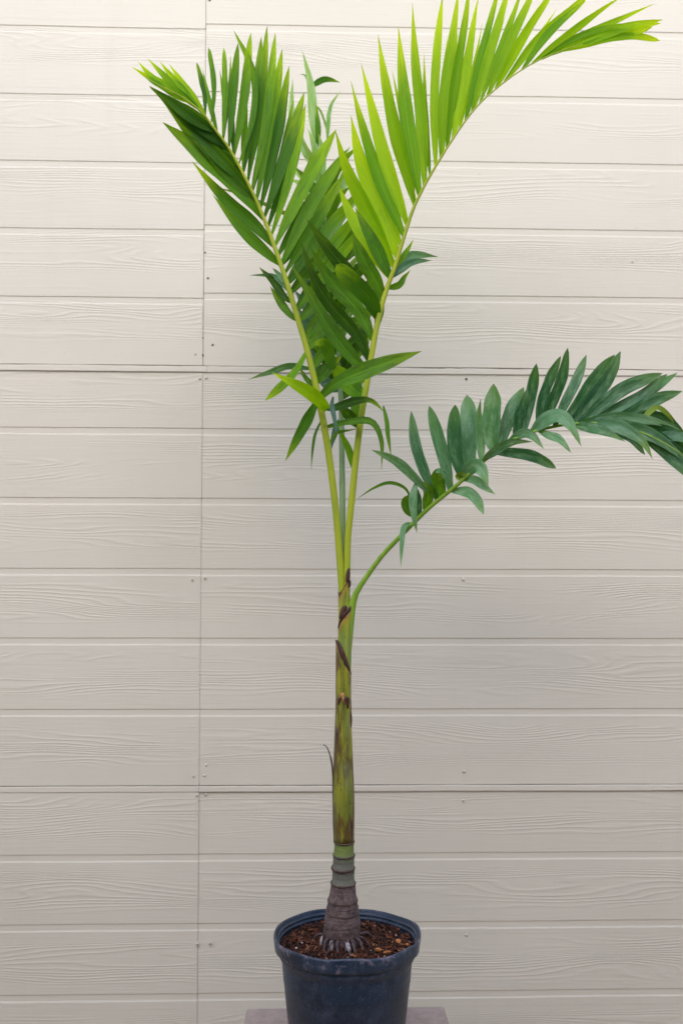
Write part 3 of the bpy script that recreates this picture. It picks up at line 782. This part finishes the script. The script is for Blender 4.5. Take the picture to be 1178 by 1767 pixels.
# outer side of the left frond
for pts, w, kw in [
    ([(487, 462), (462, 438), (419, 397), (367, 336)], 21, dict()),
    ([(474, 430), (436, 385), (386, 340), (331, 278)], 23, dict(tip=1)),
    ([(452, 372), (430, 345), (388, 300), (334, 252), (281, 211)], 32, dict(peak=.55)),
    ([(446, 352), (400, 300), (345, 245), (290, 178), (258, 150)], 30, dict(peak=.4)),
    ([(430, 322), (390, 280), (340, 225), (285, 172)], 28, dict(tint=.1)),
    ([(412, 288), (365, 245), (310, 195), (268, 157)], 26, dict(tint=.2)),
    ([(395, 258), (350, 222), (300, 182), (262, 153)], 22, dict(tint=.0)),
    ([(378, 234), (335, 205), (290, 172), (258, 148)], 20, dict()),
    ([(404, 274), (362, 235), (315, 195), (272, 163)], 15, dict(tint=.9, roll=25)),
    ([(422, 305), (375, 262), (325, 212), (275, 166)], 16, dict(tint=.8, roll=25)),
    ([(386, 245), (342, 212), (300, 180), (262, 151)], 12, dict(tint=.7, roll=20)),
    ([(440, 340), (400, 310), (365, 270), (330, 238)], 20, dict(tint=.5)),
    ([(360, 210), (320, 188), (285, 166), (262, 152)], 16, dict())]:
    A.leaf(pts, w, 'leafA', dt=-.03, **{**dict(tip=.1), **kw})
for pts, w in [([(322, 174), (275, 145), (227, 115)], 13), ([(300, 160), (265, 135), (238, 106)], 12), ([(328, 176), (292, 155), (248, 122)], 14), ([(315, 168), (290, 138), (255, 101)], 12),
               ([(348, 193), (312, 152), (276, 106)], 15), ([(352, 197), (325, 158), (292, 110)], 15), ([(340, 188), (300, 152), (262, 128)], 12), ([(290, 155), (262, 138), (244, 122)], 10)]:
    A.leaf(pts, w, 'leafB', dt=.01, tip=1, roll=random.uniform(-15, 15))
# a second rank of narrower leaflets behind, as the leaflets grow in more than one plane
rr_ = random.Random(3)
for (x, y, tx, ty, w) in [(376, 224, 349, 118, 9), (390, 245, 379, 120, 10), (403, 262, 398, 95, 11), (423, 290, 421, 110, 12), (431, 305, 446, 90, 12), (444, 335, 470, 110, 13), (451, 350, 481, 130, 13),
                          (459, 372, 507, 165, 14), (469, 395, 512, 200, 14), (477, 417, 545, 250, 16), (484, 438, 575, 280, 16), (492, 460, 570, 330, 16)]:
    A.leaf([(x, y), ((x + tx) / 2 + rr_.uniform(-4, 4), (y + ty) / 2), (tx, ty)], w, 'leafA', dt=.12, dm=.06, tint=rr_.choice([0, .1, .9]), tip=.5, roll=rr_.uniform(20, 45))
# shrivelled lower leaflets of the left frond
A.leaf([(549, 686), (575, 664), (611, 646), (677, 622), (727, 606)], 30, 'leafM', dt=-.10, dm=-.09, tip=.3, peak=.5, roll=12, tint=.1)
A.leaf([(566, 708), (545, 686), (520, 669), (470, 643)], 24, 'leafB', dt=-.06, dm=-.05, tip=.8, snap=False, db=-.02, peak=.3, base=.5)
A.leaf([(548, 692), (532, 722), (514, 755), (492, 796)], 19, 'leafA', dt=-.02, tip=.3, peak=.4)
A.leaf([(531, 606), (512, 637), (492, 660), (457, 692)], 15, 'leafA', dt=-.05, dm=-.04, tip=.5, peak=.7)
A.leaf([(532, 632), (500, 632), (470, 641), (428, 655)], 12, 'leafE', dt=.0, dm=.01)
A.leaf([(545, 675), (530, 655), (520, 640), (515, 630)], 9, 'leafM', dt=.02)
A.leaf([(552, 712), (577, 703), (611, 692), (640, 691), (664, 712)], 15, 'leafM', dt=-.05, dm=-.03, peak=.4, roll=25)
A.leaf([(556, 742), (598, 728), (640, 727), (658, 760), (658, 812)], 12, 'leafM', dt=-.05, dm=-.04, peak=.4, roll=35)
A.leaf([(661, 700), (667, 728), (669, 750), (675, 790)], 8, 'leafM', dt=.0, snap=False, db=-.05)
A.leaf([(575, 684), (573, 700), (577, 722), (581, 748)], 9, 'leafT', dt=-.02, snap=False, db=-.02)
A.leaf([(552, 730), (543, 752), (538, 790), (537, 812)], 5, 'leafM', dt=.0)
A.leaf([(560, 772), (580, 748), (605, 742), (618, 738)], 5, 'leafM', dt=.0)
A.leaf([(508, 530), (490, 512), (473, 488), (447, 461)], 14, 'leafM', dt=.02, peak=.5)
A.leaf([(500, 500), (475, 478), (452, 475), (430, 475)], 8, 'leafE', dt=.05)
A.leaf([(515, 558), (498, 540), (483, 520), (466, 494)], 14, 'leafM', dt=.02, peak=.5)
A.leaf([(497, 498), (486, 480), (478, 470), (470, 462)], 10, 'leafE', dt=.03)

# right-hand upright frond
Bf = Frond([(595, 1060, 5.6, 2.351), (598, 1005, 6.0, 2.350), (600, 930, 5.8, 2.347), (607, 860, 5.8, 2.342), (614, 790, 5.8, 2.335), (623, 720, 5.6, 2.325), (633, 660, 5.4, 2.315), (643, 600, 5.0, 2.305), (655, 540, 4.6, 2.295), (668, 495, 4.2, 2.288),
            (681, 460, 3.8, 2.28), (697, 408, 3.3, 2.27), (712, 362, 2.9, 2.26), (727, 330, 2.6, 2.25), (744, 299, 2.3, 2.24), (780, 241, 1.9, 2.22), (822, 184, 1.6, 2.20), (869, 142, 1.4, 2.18), (917, 110, 1.2, 2.16), (969, 87, .8, 2.14), (1005, 76, .5, 2.13)],
           'stalkA', 'bright green frond arching up to the right')
for pts, w, kw in [
    ([(686, 437), (652, 355), (622, 275), (605, 199)], 31, dict(tint=.9, peak=.42)),
    ([(694, 407), (652, 300), (625, 215), (605, 139)], 22, dict()),
    ([(704, 383), (664, 275), (640, 180), (623, 110)], 24, dict()),
    ([(712, 360), (684, 240), (664, 140), (652, 60)], 24, dict()),
    ([(724, 336), (705, 225), (694, 130), (687, 45)], 26, dict()),
    ([(736, 312), (726, 205), (716, 110), (711, 5)], 21, dict()),
    ([(749, 285), (749, 170), (755, 70), (763, -6)], 16, dict(blunt=.4)),
    ([(759, 268), (768, 160), (781, 60), (792, -25)], 22, dict()),
    ([(770, 250), (786, 140), (803, 30), (812, -45)], 17, dict()),
    ([(783, 232), (802, 130), (818, 30), (826, -10)], 18, dict()),
    ([(797, 215), (823, 120), (852, 10), (868, -50)], 15, dict()),
    ([(810, 199), (840, 105), (870, 5), (885, -50)], 18, dict()),
    ([(826, 180), (858, 95), (890, 10), (905, -40)], 13, dict(roll=40)),
    ([(842, 165), (880, 70), (912, 2), (935, -50)], 18, dict()),
    ([(858, 150), (905, 60), (950, -10), (970, -45)], 17, dict()),
    ([(876, 137), (930, 65), (990, 10), (1030, -30)], 15, dict()),
    ([(893, 125), (945, 58), (1005, 3), (1022, -20)], 14, dict()),
    ([(912, 112), (980, 60), (1040, 15), (1075, -8)], 14, dict()),
    ([(935, 100), (985, 72), (1035, 48), (1129, 6)], 14, dict()),
    ([(958, 90), (1010, 68), (1060, 50), (1143, 34)], 13, dict(blunt=.5)),
    ([(975, 84), (1030, 68), (1085, 56), (1125, 46)], 18, dict(blunt=.8)),
    ([(1000, 78), (1050, 66), (1095, 62), (1138, 70)], 12, dict(blunt=.8)),
    ([(990, 80), (1040, 62), (1090, 45), (1140, 40)], 12, dict(blunt=.6)),
    ([(930, 103), (1000, 62), (1060, 45), (1110, 40)], 12, dict())]:
    Bf.leaf(pts, w, 'leafB', dt=random.uniform(-.03, .03), **{**dict(tip=.8), **kw})
for pts, w, kw in [
    ([(677, 457), (652, 408), (622, 345), (596, 287), (578, 224)], 28, dict(mat='leafB', dt=-.02)),
    ([(669, 485), (640, 425), (605, 370), (583, 318)], 27, dict(mat='leafB', dt=.03)),
    ([(664, 512), (645, 480), (626, 447), (609, 405)], 26, dict(mat='leafM', dt=-.05, blunt=.2, tint=.1, roll=5, tip=0)),
    ([(657, 552), (640, 520), (610, 487), (579, 457)], 31, dict(mat='leafA', dt=-.11, blunt=1, tint=.2, tip=.7, roll=0, peak=.45)),
    ([(652, 560), (610, 485), (565, 428), (529, 378)], 25, dict(mat='leafM', dt=-.04, peak=.5, tip=.1, roll=24, tint=1)),
    ([(648, 586), (621, 538), (583, 497), (556, 463), (533, 425)], 28, dict(mat='leafM', dt=-.09, peak=.45, tip=.1, roll=-22, tint=.1)),
    ([(641, 623), (612, 575), (572, 530), (541, 480), (519, 415)], 23, dict(mat='leafM', dt=-.06, tip=.1, tint=.95, roll=22, peak=.45)),
    ([(634, 640), (603, 610), (571, 568), (537, 512), (503, 457)], 26, dict(mat='leafM', dt=-.10, peak=.35, tip=.3, tint=.25, roll=-20)),
    ([(672, 470), (650, 430), (632, 395), (612, 358)], 24, dict(mat='leafM', dt=-.03, tint=.2, tip=.4)),
    ([(629, 688), (612, 672), (592, 650), (573, 630)], 30, dict(mat='leafB', dt=.02, tint=0, tip=0, blunt=.5)),
    ([(619, 745), (612, 700), (622, 650), (640, 620)], 17, dict(mat='leafA', dt=.03)),
    ([(612, 806), (603, 780), (592, 755), (583, 735)], 13, dict(mat='leafA', dt=-.01)),
    ([(618, 740), (606, 722), (590, 705), (576, 700)], 20, dict(mat='leafM', dt=-.03)),
    ([(640, 622), (625, 590), (625, 560), (632, 530)], 18, dict(mat='leafM', dt=.05)),
    ([(650, 565), (655, 530), (650, 500), (640, 470)], 16, dict(mat='leafM', dt=.06)),
    ([(683, 476), (694, 452), (715, 440), (755, 443)], 18, dict(mat='leafE', dt=.05, tint=1)),
    ([(681, 484), (692, 464), (712, 452), (745, 449)], 14, dict(mat='leafD', dt=.03)),
    ([(678, 508), (688, 492), (698, 478), (708, 466)], 12, dict(mat='leafA', dt=.03)),
    ([(688, 456), (697, 440), (705, 428), (713, 413)], 10, dict(mat='leafA', dt=.02)),
    ([(545, 662), (562, 640), (578, 625), (590, 614)], 20, dict(mat='leafM', dt=-.03, snap=False, db=-.02, tint=.6))]:
    kw = dict(kw); mt = kw.pop('mat'); Bf.leaf(pts, w, mt, **kw)
Bf.leaf([(572, 640), (568, 615), (560, 592), (541, 594)], 21, 'leafA', dt=-.05, snap=False, db=-.03, blunt=.3, roll=20)

for (x, y, tx, ty, w) in [(699, 395, 640, 170, 11), (718, 348, 676, 120, 11), (742, 302, 731, 90, 10), (754, 276, 772, 60, 9), (765, 259, 790, 50, 9), (790, 222, 832, 40, 9), (803, 206, 850, 30, 9), (818, 190, 872, 25, 9),
                          (834, 172, 905, 20, 9), (850, 158, 930, 12, 9), (868, 143, 960, 15, 9), (690, 420, 628, 235, 14)]:
    Bf.leaf([(x, y), ((x + tx) / 2 + rr_.uniform(-4, 4), (y + ty) / 2), (tx, ty)], w, 'leafB', dt=.10, dm=.05, tint=rr_.choice([0, .1, .8]), tip=.6, roll=rr_.uniform(20, 45))

# frond at the back, leaning towards the wall
C = Frond([(593, 1050, 5.2, 2.352), (593, 1000, 5.2, 2.352), (591, 900, 5.2, 2.37), (590, 800, 5.0, 2.40), (588, 690, 4.6, 2.44), (582, 580, 4, 2.49), (573, 470, 3.4, 2.55), (562, 370, 2.8, 2.61), (550, 280, 2.2, 2.66), (542, 210, 1.5, 2.70), (536, 150, 1, 2.73)],
          'stalkC', 'pale green frond at the back leaning to the wall')
for pts, w, kw in [
    ([(545, 262), (540, 200), (536, 148), (522, 88)], 17, dict(tint=1)),
    ([(540, 180), (552, 190), (562, 218), (566, 245)], 4, dict()),
    ([(565, 245), (566, 212), (571, 182), (588, 156)], 8, dict(tint=.1, snap=False)),
    ([(537, 140), (560, 137), (587, 142)], 11, dict(tint=.0, mat='leafA')),
    ([(537, 140), (527, 131), (517, 128)], 4, dict(mat='leafA')),
    ([(549, 262), (549, 225), (545, 175)], 10, dict(mat='leafA', tint=.3)),
    ([(545, 290), (512, 240), (503, 190), (505, 136)], 16, dict(tint=1)),
    ([(550, 300), (532, 270), (518, 240), (512, 205)], 15, dict(tint=.9)),
    ([(552, 300), (545, 265), (538, 240), (531, 222)], 13, dict(tint=.6)),
    ([(553, 310), (556, 280), (555, 255), (549, 230)], 15, dict(tint=.8)),
    ([(556, 330), (575, 300), (590, 275), (604, 252)], 14, dict(tint=1)),
    ([(556, 335), (535, 315), (515, 298), (500, 280)], 15, dict(tint=1)),
    ([(560, 360), (535, 340), (515, 315), (498, 312)], 15, dict(tint=.9)),
    ([(562, 370), (585, 340), (600, 300), (612, 290)], 15, dict(tint=.7)),
    ([(565, 400), (590, 370), (610, 345), (628, 318)], 20, dict(tint=.7)),
    ([(566, 400), (545, 380), (530, 340), (515, 320)], 20, dict(tint=.5)),
    ([(569, 430), (550, 395), (530, 370), (505, 350)], 20, dict(tint=.5)),
    ([(569, 430), (590, 410), (612, 380), (640, 345)], 22, dict(tint=.6)),
    ([(572, 460), (595, 440), (620, 420), (645, 380)], 22, dict(mat='leafM')),
    ([(572, 460), (548, 440), (530, 410), (505, 390)], 22, dict(mat='leafM')),
    ([(576, 500), (552, 470), (530, 450), (508, 440)], 24, dict(mat='leafM')),
    ([(576, 500), (600, 480), (625, 460), (655, 420)], 24, dict(mat='leafM')),
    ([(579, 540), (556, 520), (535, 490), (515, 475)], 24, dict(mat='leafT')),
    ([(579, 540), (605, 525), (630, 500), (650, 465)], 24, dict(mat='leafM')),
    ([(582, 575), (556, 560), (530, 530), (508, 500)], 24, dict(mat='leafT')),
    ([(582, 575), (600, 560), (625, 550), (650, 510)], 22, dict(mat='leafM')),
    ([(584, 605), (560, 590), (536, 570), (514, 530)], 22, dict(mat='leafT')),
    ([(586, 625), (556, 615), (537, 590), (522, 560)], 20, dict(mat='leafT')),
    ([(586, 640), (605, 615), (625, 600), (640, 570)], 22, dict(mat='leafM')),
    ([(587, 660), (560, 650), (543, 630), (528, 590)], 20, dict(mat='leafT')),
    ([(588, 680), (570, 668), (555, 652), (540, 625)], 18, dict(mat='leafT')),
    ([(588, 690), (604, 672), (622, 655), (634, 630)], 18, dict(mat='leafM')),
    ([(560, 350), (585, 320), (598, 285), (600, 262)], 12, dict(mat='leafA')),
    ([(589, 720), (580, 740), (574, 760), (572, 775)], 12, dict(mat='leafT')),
    ([(566, 400), (440, 345), (380, 325), (352, 318)], 7, dict(mat='leafY', tint=.2))]:
    kw = dict(kw); mt = kw.pop('mat', 'leafC'); C.leaf(pts, w, mt, dt=random.uniform(-.02, .06), **kw)

rc = random.Random(77)
for k in range(26):
    y = 330 + k * 13.5; c0, _ = C.near(575, y); sgn = -1 if k % 2 else 1
    L_ = rc.uniform(75, 115); an = R(rc.uniform(38, 66))
    tx, ty = c0[0] + sgn * L_ * math.cos(an) * .85, y - L_ * math.sin(an)
    C.leaf([(c0[0], y), ((c0[0] + tx) / 2 - sgn * 5, (y + ty) / 2 - 4), (tx, ty)], rc.uniform(14, 21), rc.choice(['leafA', 'leafM', 'leafA', 'leafM', 'leafC']), dt=rc.uniform(-.16, -.02), tip=.3)

# low frond drooping to the right
Dd = Frond([(595.5, 1122, 11.0, 2.350), (598, 1090, 11.4, 2.349), (602.5, 1064, 9.4, 2.346), (608, 1042, 6.6, 2.342), (615, 1022, 5.0, 2.336), (629, 1000, 4.3, 2.328), (658, 960, 4.1, 2.315), (688, 928, 4.0, 2.30), (737, 879, 3.7, 2.275), (782, 842, 3.4, 2.25), (826, 803, 3.1, 2.225), (868, 768, 2.9, 2.20),
            (920, 745, 2.6, 2.17), (990, 731, 2.3, 2.13), (1060, 733, 1.7, 2.09), (1120, 752, 1.2, 2.06), (1180, 786, .8, 2.03), (1230, 825, .6, 2.01)], 'stalkD', 'dark bluish green frond drooping low to the right')
for pts, w, kw in [
    ([(752, 868), (732, 815), (716, 765), (709, 709)], 21, dict(blunt=.3, mat='leafD')),
    ([(773, 848), (768, 800), (754, 750), (740, 700)], 25, dict(blunt=.5)),
    ([(796, 828), (786, 785), (783, 745), (785, 698)], 28, dict(blunt=.5)),
    ([(812, 815), (808, 765), (808, 725), (805, 681)], 34, dict(blunt=.5)),
    ([(835, 795), (828, 750), (826, 715), (829, 688)], 17, dict(mat='leafE')),
    ([(848, 784), (845, 745), (848, 705), (851, 662)], 32, dict(blunt=.6, mat='leafE')),
    ([(868, 768), (872, 735), (884, 700), (903, 668)], 26, dict()),
    ([(885, 760), (895, 720), (905, 690), (910, 670)], 18, dict(tint=0)),
    ([(900, 752), (909, 710), (918, 670), (925, 627)], 23, dict(blunt=.4, tint=0)),
    ([(922, 745), (933, 700), (948, 655), (967, 614)], 20, dict(tint=0)),
    ([(935, 742), (952, 695), (970, 650), (979, 600)], 22, dict(tint=0)),
    ([(955, 737), (972, 700), (992, 660), (1011, 612)], 20, dict(blunt=.4, tint=.1)),
    ([(975, 732), (1000, 695), (1030, 650), (1060, 612)], 28, dict(blunt=.4, tint=.2)),
    ([(982, 732), (1015, 695), (1048, 655), (1070, 606)], 26, dict(tint=0)),
    ([(1003, 730), (1040, 697), (1080, 668), (1142, 644)], 27, dict(tint=.1)),
    ([(1020, 730), (1062, 705), (1110, 680), (1150, 645)], 22, dict(tint=0)),
    ([(1030, 730), (1080, 705), (1125, 672), (1168, 643)], 20, dict(blunt=.2)),
    ([(1045, 730), (1085, 715), (1130, 690), (1176, 675)], 27, dict(tint=.1, blunt=.2)),
    ([(1070, 732), (1110, 716), (1150, 725), (1190, 765)], 18, dict(tint=0)),
    ([(1105, 740), (1118, 712), (1140, 705), (1180, 748)], 10, dict(mat='leafY')),
    ([(1080, 735), (1125, 742), (1165, 760), (1215, 815)], 34, dict(tint=.3, mat='leafD')),
    ([(1092, 740), (1130, 765), (1165, 795), (1200, 830)], 26, dict(tint=0)),
    ([(1115, 745), (1150, 752), (1180, 765), (1240, 790)], 26, dict(mat='leafE')),
    ([(1000, 730), (1060, 722), (1120, 725), (1172, 741)], 22, dict(mat='leafE', dm=-.06, dt=-.06)),
    ([(1130, 750), (1165, 752), (1200, 760)], 20, dict()),
    ([(1025, 730), (1080, 736), (1135, 757), (1195, 805)], 24, dict(mat='leafE', dm=-.05, dt=-.05, tint=.2)),
    ([(1060, 732), (1110, 745), (1160, 775), (1205, 822)], 26, dict(dm=-.03, dt=-.03, tint=.6)),
    ([(915, 749), (935, 727), (963, 716), (985, 735), (1002, 770)], 25, dict(mat='leafE', dm=-.05, dt=-.07, roll=30)),
    ([(880, 763), (900, 748), (918, 752), (938, 775)], 17, dict(mat='leafE', dm=-.04, dt=-.06)),
    ([(925, 747), (945, 750), (965, 758), (985, 782)], 15, dict(mat='leafE', dm=-.04, dt=-.06)),
    ([(826, 803), (845, 785), (880, 764), (918, 762)], 16, dict(mat='leafE', dm=-.04, dt=-.05)),
    ([(850, 782), (885, 782), (920, 788), (959, 808)], 22, dict(mat='leafD', dm=-.04, dt=-.07, peak=.5)),
    ([(985, 732), (1015, 737), (1045, 745), (1078, 762)], 19, dict(mat='leafE', dm=-.05, dt=-.07)),
    ([(1008, 730), (1045, 728), (1080, 742), (1108, 762), (1125, 792)], 24, dict(mat='leafE', dm=-.06, dt=-.08, tip=1)),
    ([(1020, 730), (1060, 745), (1090, 758), (1112, 785)], 16, dict(mat='leafD', dm=-.05, dt=-.06)),
    ([(800, 826), (812, 806), (828, 808), (842, 838)], 27, dict(mat='leafE', dm=-.04, dt=-.06)),
    ([(797, 828), (818, 828), (835, 840), (854, 853)], 16, dict(mat='leafE', dm=-.03, dt=-.05)),
    ([(782, 842), (805, 848), (822, 862), (834, 888)], 19, dict(mat='leafE', dm=-.03, dt=-.05, blunt=.2)),
    ([(754, 866), (757, 840), (754, 822), (760, 808)], 23, dict(mat='leafM', dm=-.02, dt=-.05, blunt=.5, tint=.2)),
    ([(752, 815), (762, 812), (772, 826), (777, 840)], 12, dict(mat='leafE', db=-.05, snap=False)),
    ([(736, 880), (739, 850), (726, 830)], 18, dict(mat='leafM', dm=-.02, dt=-.04, blunt=.3)),
    ([(736, 848), (715, 825), (683, 796), (641, 776)], 17, dict(mat='leafE', db=-.03, snap=False, blunt=.1)),
    ([(718, 832), (712, 860), (714, 890), (719, 920)], 15, dict(mat='leafE', db=-.04, snap=False, dt=.0)),
    ([(722, 895), (703, 880), (700, 862), (722, 852)], 15, dict(mat='leafM', dt=-.03)),
    ([(724, 892), (722, 870), (718, 850), (712, 838)], 14, dict(mat='leafD', dt=-.03)),
    ([(709, 862), (698, 842), (672, 833), (645, 842), (614, 862)], 6, dict(mat='leafM', db=-.02, snap=False)),
    ([(706, 906), (697, 908), (693, 935), (691, 978)], 10, dict(mat='leafE', dt=-.03, peak=.25)),
    ([(798, 829), (790, 822), (797, 818), (806, 822)], 10, dict(mat='leafY', dt=-.02))]:
    kw = dict(kw); mt = kw.pop('mat', 'leafD'); Dd.leaf(pts, w * (.9 if mt == 'leafD' else 1), mt, **{**dict(tip=.25, dt=random.uniform(-.04, .04), blunt=.4 if mt == 'leafD' else 0, base=.42 if mt == 'leafD' else .3, peak=.5 if mt == 'leafD' else .38), **kw})

# build: the hundred largest leaflets one by one, the small remainder in one mesh
order = sorted(range(len(LEAVES)), key=lambda i: -LEAVES[i][6])
big = set(order[:100])
def leafmesh(items, name):
    vs, fs, uvs, tints, mats, midx = [], [], [], [], [], []
    for (s, v, f, uv, tn, mt, ar) in items:
        o_ = len(vs); vs += v; fs += [tuple(k + o_ for k in q) for q in f]; uvs += uv; tints += [tn] * len(v)
        if mt not in mats: mats.append(mt)
        midx += [mats.index(mt)] * len(f)
    me = mesh(name, vs, fs)
    ul = me.uv_layers.new(name='leaf')
    for lp in me.loops: ul.data[lp.index].uv = uvs[lp.vertex_index]
    at = me.attributes.new('tint', 'FLOAT_VECTOR', 'POINT')
    for i, t in enumerate(tints): at.data[i].vector = t
    for i, p in enumerate(me.polygons): p.material_index = midx[i]
    return me, [M[m] for m in mats]
for i in range(len(LEAVES)):
    if i in big:
        me, mm = leafmesh([LEAVES[i]], 'leaflet'); o = link('leaflet', me, mm); o.parent = LEAVES[i][0].o
me, mm = leafmesh([LEAVES[i] for i in range(len(LEAVES)) if i not in big], 'small_leaflets')
o = link('small_leaflets', me, mm, kind='stuff'); keep(o, palm)
print('LEAVES', len(LEAVES))
